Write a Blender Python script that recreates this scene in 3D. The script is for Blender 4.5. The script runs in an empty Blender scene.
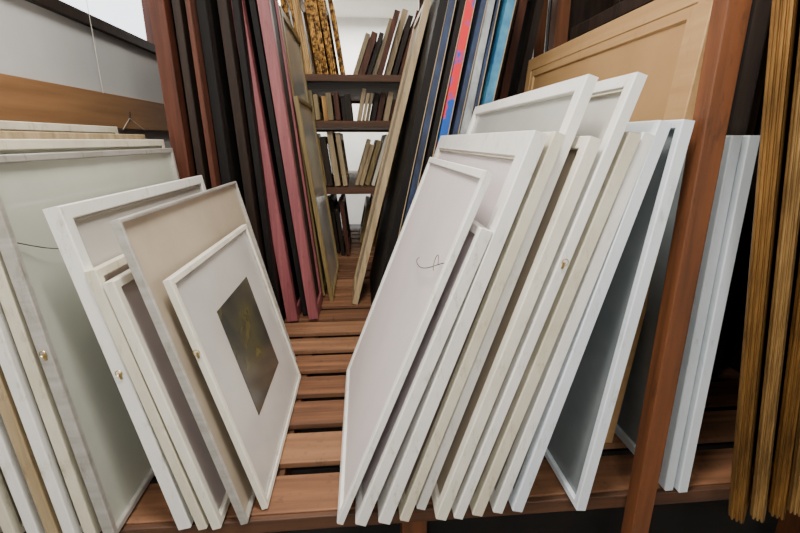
import bpy, bmesh, math, random
from mathutils import Vector
random.seed(7)
# ---------------------------------------------------------------- materials
MATS={}
def rgb(r,g,b): # sRGB 0-255 -> linear
    f=lambda v:(v/255/12.92) if v/255<=0.04045 else ((v/255+0.055)/1.055)**2.4
    return (f(r),f(g),f(b),1)
def mat(name,c1,c2=None,rough=.5,scale=(6,6,6),detail=4,metal=0,bump=0.0,spec=.5,coat=0,lo=.35,hi=.65,emit=0,scuff=0,dirt=(150,138,112)):
    if name in MATS: return MATS[name]
    m=bpy.data.materials.new(name);m.use_nodes=True;nt=m.node_tree
    b=nt.nodes['Principled BSDF'];b.inputs['Roughness'].default_value=rough;b.inputs['Metallic'].default_value=metal
    b.inputs['Specular IOR Level'].default_value=spec
    b.inputs['Coat Weight'].default_value=coat
    c2=c2 or tuple(x*.8 for x in c1)
    tc=nt.nodes.new('ShaderNodeTexCoord');mp=nt.nodes.new('ShaderNodeMapping');mp.inputs['Scale'].default_value=scale
    nt.links.new(tc.outputs['Object'],mp.inputs['Vector'])
    n=nt.nodes.new('ShaderNodeTexNoise');n.inputs['Scale'].default_value=1;n.inputs['Detail'].default_value=detail;n.inputs['Roughness'].default_value=.6
    nt.links.new(mp.outputs[0],n.inputs['Vector'])
    r=nt.nodes.new('ShaderNodeValToRGB');r.color_ramp.elements[0].position=lo;r.color_ramp.elements[1].position=hi
    r.color_ramp.elements[0].color=rgb(*c2)
    r.color_ramp.elements[1].color=rgb(*c1)
    nt.links.new(n.outputs['Fac'],r.inputs['Fac'])
    out=r.outputs[0]
    if scuff:
        n2=nt.nodes.new('ShaderNodeTexNoise');n2.inputs['Scale'].default_value=1;n2.inputs['Detail'].default_value=9;n2.inputs['Roughness'].default_value=.75
        mp2=nt.nodes.new('ShaderNodeMapping');mp2.inputs['Scale'].default_value=(30,30,10);mp2.inputs['Location'].default_value=(3.1,1.7,8.2)
        nt.links.new(tc.outputs['Object'],mp2.inputs['Vector']);nt.links.new(mp2.outputs[0],n2.inputs['Vector'])
        r2=nt.nodes.new('ShaderNodeValToRGB');r2.color_ramp.elements[0].position=.56;r2.color_ramp.elements[0].color=(0,0,0,1)
        r2.color_ramp.elements[1].position=.70;r2.color_ramp.elements[1].color=(scuff,scuff,scuff,1)
        nt.links.new(n2.outputs['Fac'],r2.inputs['Fac'])
        mx=nt.nodes.new('ShaderNodeMixRGB');nt.links.new(r2.outputs[0],mx.inputs['Fac']);nt.links.new(out,mx.inputs['Color1']);mx.inputs['Color2'].default_value=rgb(*dirt)
        out=mx.outputs[0]
    nt.links.new(out,b.inputs['Base Color'])
    if emit:
        b.inputs['Emission Color'].default_value=(.9,.95,1,1);b.inputs['Emission Strength'].default_value=emit
    if bump:
        bp=nt.nodes.new('ShaderNodeBump');bp.inputs['Strength'].default_value=bump;bp.inputs['Distance'].default_value=.003
        nt.links.new(n.outputs['Fac'],bp.inputs['Height']);nt.links.new(bp.outputs[0],b.inputs['Normal'])
    MATS[name]=m;return m
def wood(name,c1,c2,axis,rough=.55,k=1.0,bump=.4,scuff=0,dirt=(60,40,28),spec=.5):
    s=[38*k]*3;s[axis]=2.2*k
    return mat(name,c1,c2,rough,tuple(s),6,bump=bump,lo=.3,hi=.7,scuff=scuff,dirt=dirt,spec=spec)
W_white=mat('white_paint',(236,235,232),(218,217,212),.5,(5,5,3),6,lo=.25,hi=.65,scuff=.6,dirt=(160,148,122))
W_cream=mat('cream_paint',(220,214,196),(198,191,170),.5,(6,6,3),6,scuff=.65,dirt=(140,124,92))
W_blue=mat('cool_white_paint',(218,227,234),(202,212,220),.45,(5,5,3),6,lo=.2,hi=.6,scuff=.55,dirt=(146,145,136))
W_ivory=mat('ivory_lacquer',(232,228,216),(214,209,193),.45,(8,8,4),5,scuff=.6)
silver=mat('silver_leaf',(192,189,184),(168,164,156),.38,(6,6,40),4,metal=.35,scuff=.6,dirt=(110,98,80))
P_lav=mat('backing_board_lavender',(212,202,203),(201,192,194),.7,(2,2,2),4)
P_beige=mat('backing_board_beige',(182,168,148),(166,152,132),.75,(3,3,3),5)
P_grey=mat('glazed_grey_print',(178,180,176),(160,163,159),.16,(2,2,2),4,spec=.6)
P_green=mat('glazed_greygreen_print',(200,204,192),(186,190,178),.14,(2,2,2),4,spec=.6)
P_bluegrey=mat('glazed_bluegrey',(138,144,146),(114,122,126),.2,(2,2,3),4)
P_mat=mat('mat_board',(204,202,197),(192,190,185),.14,(3,3,3),4,spec=.6)
P_grey2=mat('linen_panel_grey',(196,193,188),(184,181,176),.5,(3,3,3),4)
P_tan=mat('kraft_panel',(176,138,92),(162,126,80),.65,(3,3,3),5)
F_tan=wood('raw_lime_wood',(192,154,106),(172,134,88),1,.5,.8,.2,.5,(140,104,66))
F_pink=wood('maroon_painted_wood',(156,90,94),(114,60,66),2,.5,scuff=.5,dirt=(80,50,50))
F_redbr=wood('red_brown_wood',(96,52,36),(52,28,20),2,spec=.3)
F_dark=wood('dark_stained_wood',(50,35,27),(22,16,12),2,spec=.3)
F_black=wood('ebonised_wood',(24,21,21),(11,10,10),2,.6,spec=.25)
F_olive=wood('olive_gilt_wood',(146,126,80),(100,84,50),2,.45)
F_pale=wood('pale_pine',(190,168,132),(144,124,92),2,scuff=.5)
gold=mat('antique_gold',(172,128,70),(86,60,32),.36,(30,30,2.5),7,metal=.65,bump=.12,lo=.3,hi=.7)
gold2=mat('worn_gilt',(186,150,94),(98,72,42),.4,(36,36,3),7,metal=.5,bump=.12,lo=.3,hi=.7)
carved=mat('carved_gilt',(190,140,66),(56,36,16),.36,(38,38,38),4,metal=.65,bump=1.0,lo=.42,hi=.62)
brass=mat('brass',(200,176,120),(160,134,80),.3,(20,20,20),2,metal=1)
wire=mat('steel_wire',(96,86,72),(74,64,52),.4,(20,20,20),2,metal=.6)
string=mat('cotton_string',(226,222,210),(200,196,184),.9,(20,20,20),2)
E_red=mat('painted_canvas_edge_red',(226,24,44),(18,86,180),.5,(9,9,7),3,lo=.47,hi=.53)
E_teal=mat('painted_canvas_edge_blue',(80,150,184),(30,88,140),.5,(9,9,7),3)
E_grey=mat('canvas_edge_grey',(180,186,190),(96,106,118),.6,(9,9,5),4)
E_navy=mat('canvas_edge_navy',(44,62,98),(20,26,40),.6,(9,9,5),4)
slats=[wood('slat_wood_a',(140,96,66),(80,52,34),0,.65,.7,.5,.7,(56,40,30)),wood('slat_wood_b',(124,83,56),(72,46,30),0,.65,.8,.5,.7,(56,40,30)),wood('slat_wood_c',(158,114,82),(100,68,46),0,.65,.6,.5,.7,(66,48,36))]
postM=wood('post_wood',(120,70,38),(72,41,21),2,.58,.7,.5,.7,(46,28,15))
beamM=wood('beam_wood_x',(100,65,42),(62,39,25),0,.65,.8,.5,.7)
sideM=wood('beam_wood_y',(162,120,80),(132,96,62),1,.6,.6,.3)
wallG=mat('grey_wall_paint',(214,216,216),(202,204,204),.8,(1.5,1.5,1.5),5)
wallW=mat('white_wall_plaster',(236,235,231),(226,224,219),.85,(2,2,2),5)
ceilM=mat('ceiling_plaster',(236,234,228),(228,225,218),.9,(2,2,2),4)
floorM=mat('concrete_floor',(80,80,82),(58,58,60),.7,(3,3,3),6)
darkM=mat('under_slat_shade',(22,17,14),(14,11,9),.8,(4,4,4),4)  # near-black colour standing in for the shade below the slats
wm=mat('window_pane',(235,240,245),(225,232,240),.2,emit=3)
def art_mat():
    m=bpy.data.materials.new('dark_painting');m.use_nodes=True;nt=m.node_tree;b=nt.nodes['Principled BSDF'];b.inputs['Roughness'].default_value=.16;b.inputs['Specular IOR Level'].default_value=.6
    tc=nt.nodes.new('ShaderNodeTexCoord')
    n=nt.nodes.new('ShaderNodeTexNoise');n.inputs['Scale'].default_value=9;n.inputs['Detail'].default_value=6;n.inputs['Distortion'].default_value=1.0
    nt.links.new(tc.outputs['Object'],n.inputs['Vector'])
    d=nt.nodes.new('ShaderNodeVectorMath');d.operation='DISTANCE';d.inputs[1].default_value=(-.09,.35,.38)
    nt.links.new(tc.outputs['Object'],d.inputs[0])
    mr=nt.nodes.new('ShaderNodeMapRange');mr.inputs[1].default_value=.03;mr.inputs[2].default_value=.17;mr.inputs[3].default_value=.24;mr.inputs[4].default_value=-.04
    nt.links.new(d.outputs['Value'],mr.inputs[0])
    ad=nt.nodes.new('ShaderNodeMath');ad.operation='ADD';nt.links.new(n.outputs['Fac'],ad.inputs[0]);nt.links.new(mr.outputs[0],ad.inputs[1])
    r=nt.nodes.new('ShaderNodeValToRGB');e=r.color_ramp.elements
    e[0].position=.35;e[0].color=rgb(62,62,58);e[1].position=.95;e[1].color=rgb(124,112,58)
    x=e.new(.55);x.color=rgb(74,72,62);x=e.new(.75);x.color=rgb(92,86,56)
    nt.links.new(ad.outputs[0],r.inputs['Fac']);nt.links.new(r.outputs[0],b.inputs['Base Color']);return m
ART=art_mat()
# ---------------------------------------------------------------- geometry helpers
class B:
    def __init__(s): s.bm=bmesh.new();s.mats=[]
    def mi(s,m):
        if m not in s.mats: s.mats.append(m)
        return s.mats.index(m)
    def box8(s,pts,m):
        v=[s.bm.verts.new(p) for p in pts];k=s.mi(m)
        for q in ((0,1,2,3),(7,6,5,4),(0,4,5,1),(1,5,6,2),(2,6,7,3),(3,7,4,0)):
            s.bm.faces.new([v[i] for i in q]).material_index=k
    def box(s,x0,x1,y0,y1,z0,z1,m):
        s.box8([(x0,y0,z0),(x1,y0,z0),(x1,y1,z0),(x0,y1,z0),(x0,y0,z1),(x1,y0,z1),(x1,y1,z1),(x0,y1,z1)],m)
    def obj(s,name,origin=(0,0,0),bevel=0,parent=None):
        bmesh.ops.recalc_face_normals(s.bm,faces=s.bm.faces)
        o=Vector(origin)
        for v in s.bm.verts: v.co-=o
        me=bpy.data.meshes.new(name);s.bm.to_mesh(me);s.bm.free()
        for m in s.mats: me.materials.append(m)
        ob=bpy.data.objects.new(name,me);bpy.context.collection.objects.link(ob);ob.location=o
        if bevel:
            md=ob.modifiers.new('b','BEVEL');md.width=bevel;md.segments=2;md.limit_method='ANGLE'
        if parent:
            ob.parent=parent;ob.location=o-parent.location
        return ob
def profile_flat(w,T,c=.0025,rec=.008):
    return [(0,-T),(0,-c),(c,0),(w-c,0),(w,-c),(w,-rec),(w,-T+.002)]
def profile_step(w,T):
    return [(0,-T),(0,-.003),(.003,0),(w*.60,-.001),(w*.64,-.004),(w*.94,-.005),(w,-.011),(w,-T+.002)]
def profile_ornate(w,T):
    p=[(0,-T)]
    k=3
    for i in range(k):   # reeded outer edge
        t=-T+T*.85*(i/k)
        p+=[(.005,t+T*.02),(.001,t+T*.06),(0,t+T*.13),(.001,t+T*.20),(.005,t+T*.25)]
    p+=[(w*.08,-T*.05),(w*.16,0),(w*.26,-T*.04),(w*.3,-T*.22),(w*.5,-T*.36),(w*.66,-T*.26),(w*.74,-T*.16),(w*.82,-T*.3),(w,-T*.5),(w,-T+.002)]
    return p
class Frame:
    """Rectangular picture frame standing in the rack. near foot corner x,y; near top corner x,z; side=+1 leans to the right"""
    def __init__(s,xb,y,xt,zt,D,side,zb=0.0,yaw=0.0):
        s.P=Vector((xb,y,zb));t=Vector((xt,y,zt))
        s.up=(t-s.P);s.H=s.up.length;s.up.normalize()
        a=Vector((math.sin(yaw),math.cos(yaw),0));a-=s.up*a.dot(s.up);a.normalize();s.a=a;s.D=D
        n=s.up.cross(a);n.normalize()
        if n.x*side>0:n=-n
        s.n=n;s.b=B()
    def w(s,a,b,n): return s.P+s.a*a+s.up*b+s.n*n
    def sweep(s,prof,m,inset=0,n0=0):
        k=s.b.mi(m);D,H=s.D,s.H;rings=[]
        for ci in range(4):
            r=[]
            for o,h in prof:
                o+=inset
                a=o if ci in (0,3) else D-o
                b=o if ci in (0,1) else H-o
                r.append(s.b.bm.verts.new(s.w(a,b,h+n0)))
            rings.append(r)
        N=len(prof)
        for ci in range(4):
            A,C=rings[ci],rings[(ci+1)%4]
            for i in range(N):
                j=(i+1)%N
                s.b.bm.faces.new((A[i],A[j],C[j],C[i])).material_index=k
    def slab(s,a0,a1,b0,b1,n0,n1,m):
        s.b.box8([s.w(a0,b0,n0),s.w(a1,b0,n0),s.w(a1,b1,n0),s.w(a0,b1,n0),s.w(a0,b0,n1),s.w(a1,b0,n1),s.w(a1,b1,n1),s.w(a0,b1,n1)],m)
    def panel(s,inset,n1,m,th=.004):
        s.slab(inset,s.D-inset,inset,s.H-inset,n1-th,n1,m)
    def hanger(s,a,b,n,m=None):
        m=m or brass
        s.slab(a-.002,a,b-.009,b+.007,n-.003,n+.003,m)
        k=s.b.mi(m);R=.0075;r=.0011;rings=[]
        for i in range(14):
            t=i/14*2*math.pi;cen=s.w(a-.004,b+.008+R*math.cos(t),n+R*math.sin(t));ring=[]
            dr=(s.up*math.cos(t)+s.n*math.sin(t))
            for j in range(6):
                q=j/6*2*math.pi;ring.append(s.b.bm.verts.new(cen+dr*r*math.cos(q)+s.a*r*math.sin(q)))
            rings.append(ring)
        for i in range(14):
            for j in range(6):
                s.b.bm.faces.new((rings[i][j],rings[i][(j+1)%6],rings[(i+1)%14][(j+1)%6],rings[(i+1)%14][j])).material_index=k
    def done(s,name):
        lift=max(0,s.P.z+.001-min(v.co.z for v in s.b.bm.verts))   # rest the lowest corner on the slats
        s.o=s.b.obj(name,s.P);s.o.location.z+=lift;return s.o
    def wirecurve(s,pts,r=.0010,m=None,order=3):
        cu=bpy.data.curves.new('hanging_wire','CURVE');cu.dimensions='3D';cu.bevel_depth=r;cu.bevel_resolution=2
        sp=cu.splines.new('NURBS');sp.points.add(len(pts)-1)
        for i,p in enumerate(pts): sp.points[i].co=(*(s.w(*p)-s.P),1)
        sp.use_endpoint_u=True;sp.order_u=order;cu.materials.append(m or wire)
        o=bpy.data.objects.new('hanging_wire',cu);bpy.context.collection.objects.link(o);o.parent=s.o
def simple(xb,y,xt,zt,D,side,fm,pm,w=.03,T=.03,rec=.008,zb=0,yaw=0,hang=None,lip=None):
    f=Frame(xb,y,xt,zt,D,side,zb,yaw)
    f.sweep(profile_flat(w,T),fm)
    f.panel(w-.002,-rec-.004,pm)
    if lip: f.sweep([(0,-.014),(0,-.004),(.006,-.004),(.008,-.014)],lip,inset=w-.0005)
    if hang:
        for h in hang: f.hanger(0,h,-T*.5)
    return f
# ---------------------------------------------------------------- ROOM
b=B();b.box(-3.5,4.5,-2.5,9.0,-.62,-.55,floorM);b.obj('floor')
b=B();b.box(-3.5,4.5,-2.5,9.0,3.0,3.1,ceilM);b.obj('ceiling')
b=B();b.box(-3.5,4.5,8.4,8.5,-.55,3.0,wallW);b.obj('wall_back')
b=B();b.box(-3.5,4.5,-2.5,-2.4,-.55,3.0,wallW);b.obj('wall_front')
b=B();b.box(2.6,2.7,-2.4,8.4,-.55,3.0,wallW);b.obj('wall_right')
b=B();X0=-1.32;X1=-1.22
b.box(X0,X1,-2.4,8.4,-.55,1.50,wallG)
b.box(X0,X1,-2.4,1.55,1.50,3.0,wallW);b.box(X0,X1,3.6,8.4,1.50,3.0,wallW);b.box(X0,X1,1.55,3.6,2.6,3.0,wallW)
b.obj('wall_left')
b=B()
b.box(X0+.01,X1+.03,1.50,3.65,1.495,1.54,F_dark);b.box(X0+.01,X1+.02,1.50,3.65,2.58,2.64,F_redbr)
for yy in (1.5,2.02,3.05,3.6): b.box(X0+.02,X1+.02,yy,yy+.045,1.54,2.58,F_redbr)
b.box(X0+.04,X0+.045,1.5,3.65,1.54,2.58,wm)
b.obj('window_1')
b=B();b.box(X1,X1+.03,-.5,4.0,1.055,1.215,sideM);trim=b.obj('trim_1',bevel=.003)
def strand(name,pts,r,m,parent):
    cu=bpy.data.curves.new(name,'CURVE');cu.dimensions='3D';cu.bevel_depth=r;cu.bevel_resolution=2
    sp=cu.splines.new('POLY');sp.points.add(len(pts)-1)
    for i,p in enumerate(pts): sp.points[i].co=(*p,1)
    cu.materials.append(m);o=bpy.data.objects.new(name,cu);bpy.context.collection.objects.link(o);o.parent=parent
strand('string_drop',[(X1+.035,2.28,1.9),(X1+.036,2.285,1.5),(X1+.035,2.29,1.21)],.0012,string,trim)
strand('string_loop',[(X1+.05,2.38,1.05),(X1+.035,2.5,1.11),(X1+.05,2.62,1.05)],.0015,string,trim)
strand('hook_pin',[(X1+.03,2.5,1.09),(X1+.04,2.5,1.13),(X1+.04,2.5,1.14)],.003,wire,trim)
# ---------------------------------------------------------------- slatted platform
b=B();y=1.02;i=0
while y<5.2:
    w=.150+random.uniform(-.010,.008);dz=random.uniform(-.004,0)
    b.box(-1.2,1.75,y,y+w,-.022+dz,dz,slats[(i*2+i//3)%3]);y+=.2;i+=1
for xx in (-1.15,-.34,.3,1.0,1.6): b.box(xx,xx+.07,1.05,5.2,-.10,-.031,beamM)
b.obj('slatted_platform',bevel=.003)
b=B();b.box(-1.2,1.75,1.0,1.018,-.05,-.006,beamM)
for xx in (-1.1,.1,1.5): b.box(xx,xx+.08,1.10,1.18,-.55,-.101,postM)
b.obj('platform_front_beam',bevel=.003)
b=B();b.box(-1.2,1.75,1.3,1.32,-.55,-.101,darkM);b.box(-1.2,1.75,1.32,5.2,-.14,-.12,darkM);b.obj('platform_shade_sheet')  # added dark sheets: shade under the platform and in the slat gaps
b=B();b.box(.748,.802,.945,.99,-.55,3.0,postM);b.obj('rack_post',bevel=.003)
# ---------------------------------------------------------------- RIGHT WHITE STACK
S=+1;N='white_picture_frame'
f=simple(-.09,.96,.27,.93,.82,S,W_white,P_lav,w=.022,T=.018,rec=.005);f.done(N)
f.wirecurve([(.035,.765,-.004),(.045,.755,.006),(.10,.727,.010),(.17,.705,.012),(.24,.695,.010),(.30,.697,.006),(.32,.70,-.005)],r=.0012)
f.wirecurve([(.045,.755,.006),(.06,.775,.008),(.075,.77,.010),(.07,.745,.010),(.055,.735,.008)],r=.0010)
f=simple(-.04,.95,.262,.80,.72,S,W_white,P_lav,w=.022,T=.03);f.done(N)
f=simple(.022,.95,.368,1.01,1.15,S,W_white,P_lav,w=.06,T=.033,lip=W_cream);f.done(N)
f=simple(.08,.955,.415,1.01,1.05,S,W_cream,P_beige,w=.03,T=.026);f.done(N)
f=simple(.13,.99,.492,1.130,.98,S,W_white,P_grey,w=.035,T=.026);f.done(N)
f=simple(.178,.95,.492,1.0,.9,S,W_ivory,P_beige,w=.03,T=.03);f.done(N)
f=simple(.228,.95,.578,1.13,.62,S,W_white,P_grey2,w=.03,T=.026,hang=[.75],lip=W_cream);f.done(N)
f=simple(.28,.955,.583,1.01,.8,S,W_cream,P_beige,w=.03,T=.03);f.done(N)
f=simple(.34,.96,.618,1.01,.8,S,W_white,P_grey,w=.03,T=.028);f.done(N)
f=simple(.395,.96,.652,1.035,.85,S,W_blue,P_grey,w=.03,T=.03);f.done(N)
f=simple(.575,.95,.698,1.04,.85,S,W_blue,P_bluegrey,w=.02,T=.028);f.done(N)
f=Frame(.80,1.22,.93,1.42,1.35,S);f.sweep(profile_step(.10,.035),F_tan);f.panel(.098,-.012,P_tan);f.done('lime_wood_picture_frame')
f=simple(.872,1.0,.862,1.01,.7,S,W_blue,P_bluegrey,w=.03,T=.026);f.done(N)
f=simple(.908,.99,.896,1.01,.7,S,W_blue,P_bluegrey,w=.03,T=.028);f.done(N)
f=simple(.958,1.07,.955,1.55,.14,S,F_dark,F_black,w=.05,T=.02);f.done('gap_shade_board')  # dark board added as shade in the gap behind the white frames
f=simple(1.0,1.3,.985,1.5,.9,S,F_dark,F_black,w=.05,T=.03);f.done('gap_shade_board')  # second added dark board, covers the lit slats so the gap stays dark
# gilt frames, turned inwards
for i in range(8):
    xb=.980+i*.060;xt=.745+i*.062
    f=Frame(xb,.885+random.uniform(0,.012)+i*.002,xt,random.uniform(1.5,1.65),.45,1,yaw=math.radians(50));T=.032 if i%2 else .036
    f.sweep(profile_ornate(.08,T),(gold,gold2,gold,gold2)[i%4]);f.panel(.078,-T*.7,F_dark);f.done('gilt_picture_frame')
for xb,xt,y0,zt,fm in ((1.40,1.36,1.55,1.9,F_dark),(1.5,1.47,1.6,2.1,F_dark)):
    f=simple(xb,y0,xt,zt,1.0,S,fm,F_black,w=.06,T=.04);f.done('gap_shade_board')
# ---------------------------------------------------------------- LEFT STACK
S=-1
f=Frame(-.284,1.03,-.456,.680,.72,S);f.sweep(profile_flat(.018,.018),W_ivory);f.sweep([(0,-.012),(0,-.004),(.004,-.004),(.005,-.012)],silver,inset=.018)
f.panel(.017,-.009,P_mat);f.slab(.19,.53,.18,.54,-.0088,-.0072,ART);f.hanger(0,.5,-.01);f.done('framed_painting')
f=simple(-.328,.983,-.522,.832,.93,S,silver,P_beige,w=.010,T=.020);f.done('linen_picture_frame')
f=simple(-.395,.973,-.552,.695,.5,S,W_ivory,P_lav,w=.022,T=.024);f.done(N)
f=simple(-.432,.975,-.586,.722,.6,S,W_cream,P_lav,w=.022,T=.024);f.done(N)
f=simple(-.475,.98,-.636,.860,.87,S,W_white,P_grey2,w=.032,T=.034,lip=silver,hang=[.47]);f.done(N)
f=simple(-.660,.965,-.752,.968,.93,S,silver,P_green,w=.018,T=.026,hang=[.53]);f.done('glazed_picture_frame')
f.wirecurve([(.02,.79,-.004),(.07,.765,.006),(.14,.745,.01),(.22,.74,.006),(.30,.74,.004)],r=.0012)
for xb,xt,y0,zt,D,fm,pm in ((-.71,-.792,.97,1.0,.95,W_cream,P_green),(-.755,-.832,.965,.99,.93,W_white,P_green),(-.80,-.875,.97,1.02,.98,F_pale,P_green),(-.85,-.925,.975,1.02,.95,W_white,P_green),(-.91,-.982,.98,1.05,.98,W_cream,P_beige),(-.97,-1.04,.97,1.0,.95,W_cream,P_green)):
    f=simple(xb,y0,xt,zt,D,S,fm,pm,w=.025,T=.026);f.done('glazed_picture_frame')
# ---------------------------------------------------------------- MIDDLE LEFT tall frames
for xb,xt,y0,zt,D,fm,w,T in ((-.73,-.77,2.02,2.1,.6,F_redbr,.07,.06),(-.675,-.72,2.05,2.0,.8,F_dark,.07,.03),(-.62,-.678,2.03,2.1,.9,F_redbr,.07,.02),(-.575,-.645,2.12,2.0,.9,F_black,.07,.04),(-.51,-.60,2.25,2.1,.9,F_dark,.07,.04),(-.465,-.56,2.3,2.1,.9,F_black,.07,.03),
      (-.385,-.585,2.38,2.1,.9,F_pink,.06,.06),(-.335,-.535,2.46,2.05,.8,F_black,.06,.03),(-.27,-.465,2.40,2.1,.35,F_pink,.06,.055)):
    f=simple(xb,y0,xt,zt,D,S,fm,F_black,w=w,T=T);f.done('maroon_picture_frame' if fm is F_pink else 'gap_shade_board')
f=simple(-.262,2.8,-.43,1.72,.85,S,F_olive,P_grey,w=.045,T=.03);f.done('olive_picture_frame')
f=simple(-.200,2.70,-.352,1.24,.8,S,F_olive,P_grey,w=.025,T=.025);f.done('olive_picture_frame')
# ---------------------------------------------------------------- MIDDLE RIGHT
S=1
f=simple(-.08,2.62,.36,1.72,.5,S,F_pale,P_beige,w=.05,T=.035);f.done('pine_picture_frame')
for xb,xt,y0,zt,D,fm,T in ((.04,.41,2.3,1.75,.9,F_black,.04),(.10,.46,2.28,1.8,.9,E_navy,.03),(.145,.50,2.26,1.75,.9,F_black,.025),(.20,.545,2.25,1.85,.9,E_red,.038),(.255,.595,2.25,1.75,.9,E_navy,.025),(.30,.635,2.24,1.8,.9,E_grey,.035),(.35,.68,2.24,1.9,.9,E_navy,.02),(.385,.72,2.23,1.8,.9,E_teal,.038)):
    f=Frame(xb,y0,xt,zt,D,S);f.slab(0,D,0,f.H,-T,0,fm);f.sweep([(0,-T-.004),(0,-T),(.04,-T),(.04,-T-.004)],F_pale);f.done('stretched_canvas_painting')
for xb,xt,y0,zt,fm in ((.47,.79,2.65,1.9,F_redbr),(.54,.86,2.68,1.85,F_dark),(.62,.94,2.7,2.0,F_redbr),(.72,1.02,2.7,1.9,F_dark)):
    f=simple(xb,y0,xt,zt,.8,S,fm,F_black,w=.07,T=.045);f.done('gap_shade_board')
b=B()
for xx,yy in ((1.16,2.8),(1.3,3.5)): b.box(xx,xx+.08,yy,yy+.08,.003,3.0,postM)
b.box(1.16,1.75,2.9,2.94,.3,2.6,F_dark)
b.box(1.66,1.72,.9,2.9,.003,3.0,F_dark)
b.obj('rack_partition')
# ---------------------------------------------------------------- BACK RACK
b=B()
for xx in (-.85,.72):
    for yy in (3.75,5.8): b.box(xx,xx+.07,yy,yy+.07,.003,2.9,beamM)
for z in (.62,1.15,1.49):
    b.box(-.92,.86,3.70,3.735,z-.05,z,beamM);b.box(-.92,.86,5.88,5.9,z-.05,z,beamM)
    yy=3.74
    while yy<5.8: b.box(-.92,.86,yy,yy+.14,z-.02,z,beamM);yy+=.155
b.obj('storage_rack',bevel=.002)
def row(name,x0,x1,z,h0,h1,mats,lean,y0=3.85,prof=False,T=.045,D=.9,gap=.012):
    bb=B();x=x0
    while x<x1:
        h=random.uniform(h0,h1);f=Frame(x,y0+random.uniform(-.08,.15),x+lean*h,z+h,D*random.uniform(.7,1),1 if lean>0 else -1,zb=z+.012)
        f.b.bm.free();f.b=bb
        m=random.choice(mats);t=T*random.uniform(.5,1.1)
        f.sweep((profile_ornate if prof else profile_flat)(.06,t),m);f.panel(.058,-t*.6,random.choice((P_beige,F_black,F_dark,P_grey)))
        x+=t*(1.12)+random.uniform(.002,gap)
    bb.obj(name,(x0,y0,z))
row('gilt_frames_row',-.66,-.08,1.49,.60,.84,[carved,carved,gold2,carved],-.14,prof=True,T=.065)
row('picture_frames_row',-.06,.10,1.49,.32,.5,[F_pale,F_olive,F_redbr,F_dark],.35)
row('picture_frames_row',.14,.42,1.49,.42,.54,[F_redbr,F_dark,F_pale,F_redbr],.3)
row('picture_frames_row',-.6,-.10,.62,.38,.46,[F_pale,F_olive,F_dark,gold],-.12)
row('picture_frames_row',-.06,.4,.62,.34,.44,[F_pale,F_olive,F_redbr,W_cream],.3)
row('picture_frames_row',-.6,-.06,1.15,.2,.27,[F_redbr,F_olive,F_dark,gold],-.08)
row('picture_frames_row',-.03,.45,1.15,.18,.26,[F_pale,F_olive,F_dark,F_redbr],.2)
row('picture_frames_row',-.6,-.1,0,.42,.52,[F_dark,F_olive,F_redbr],-.1)
row('picture_frames_row',-.04,.5,0,.36,.50,[F_dark,F_olive,F_redbr],.2,y0=4.3)
# ---------------------------------------------------------------- LIGHTS
def area(name,loc,size,power,col,rot=(0,0,0)):
    l=bpy.data.lights.new(name,'AREA');l.shape='RECTANGLE';l.size=size[0];l.size_y=size[1];l.energy=power;l.color=col
    o=bpy.data.objects.new(name,l);bpy.context.collection.objects.link(o);o.location=loc;o.rotation_euler=rot
area('front_bounce',(-.1,.45,2.9),(.7,.2),104,(1,.94,.85))
area('front_bounce',(0,3.0,2.9),(.3,1.2),12,(1,.88,.74))
area('front_bounce',(0,7.2,2.9),(1.6,1.2),170,(1,.97,.92))
area('front_bounce',(-.3,-1.6,2.5),(.7,.3),46,(1,.97,.91),(math.radians(50),0,0))  # bounce light added behind the camera to brighten the fronts, no ceiling fixture
wl=bpy.data.worlds.new('w');bpy.context.scene.world=wl;wl.use_nodes=True;wl.node_tree.nodes['Background'].inputs[0].default_value=(.8,.85,.95,1);wl.node_tree.nodes['Background'].inputs[1].default_value=.1
# ---------------------------------------------------------------- CAMERA
cam=bpy.data.cameras.new('camera');cam.sensor_width=36;cam.lens=440/800*36;cam.clip_start=.02
o=bpy.data.objects.new('camera',cam);bpy.context.collection.objects.link(o)
o.location=(0,0,1.0);o.rotation_euler=(math.radians(90-16),0,math.radians(-4.87))
bpy.context.scene.camera=o
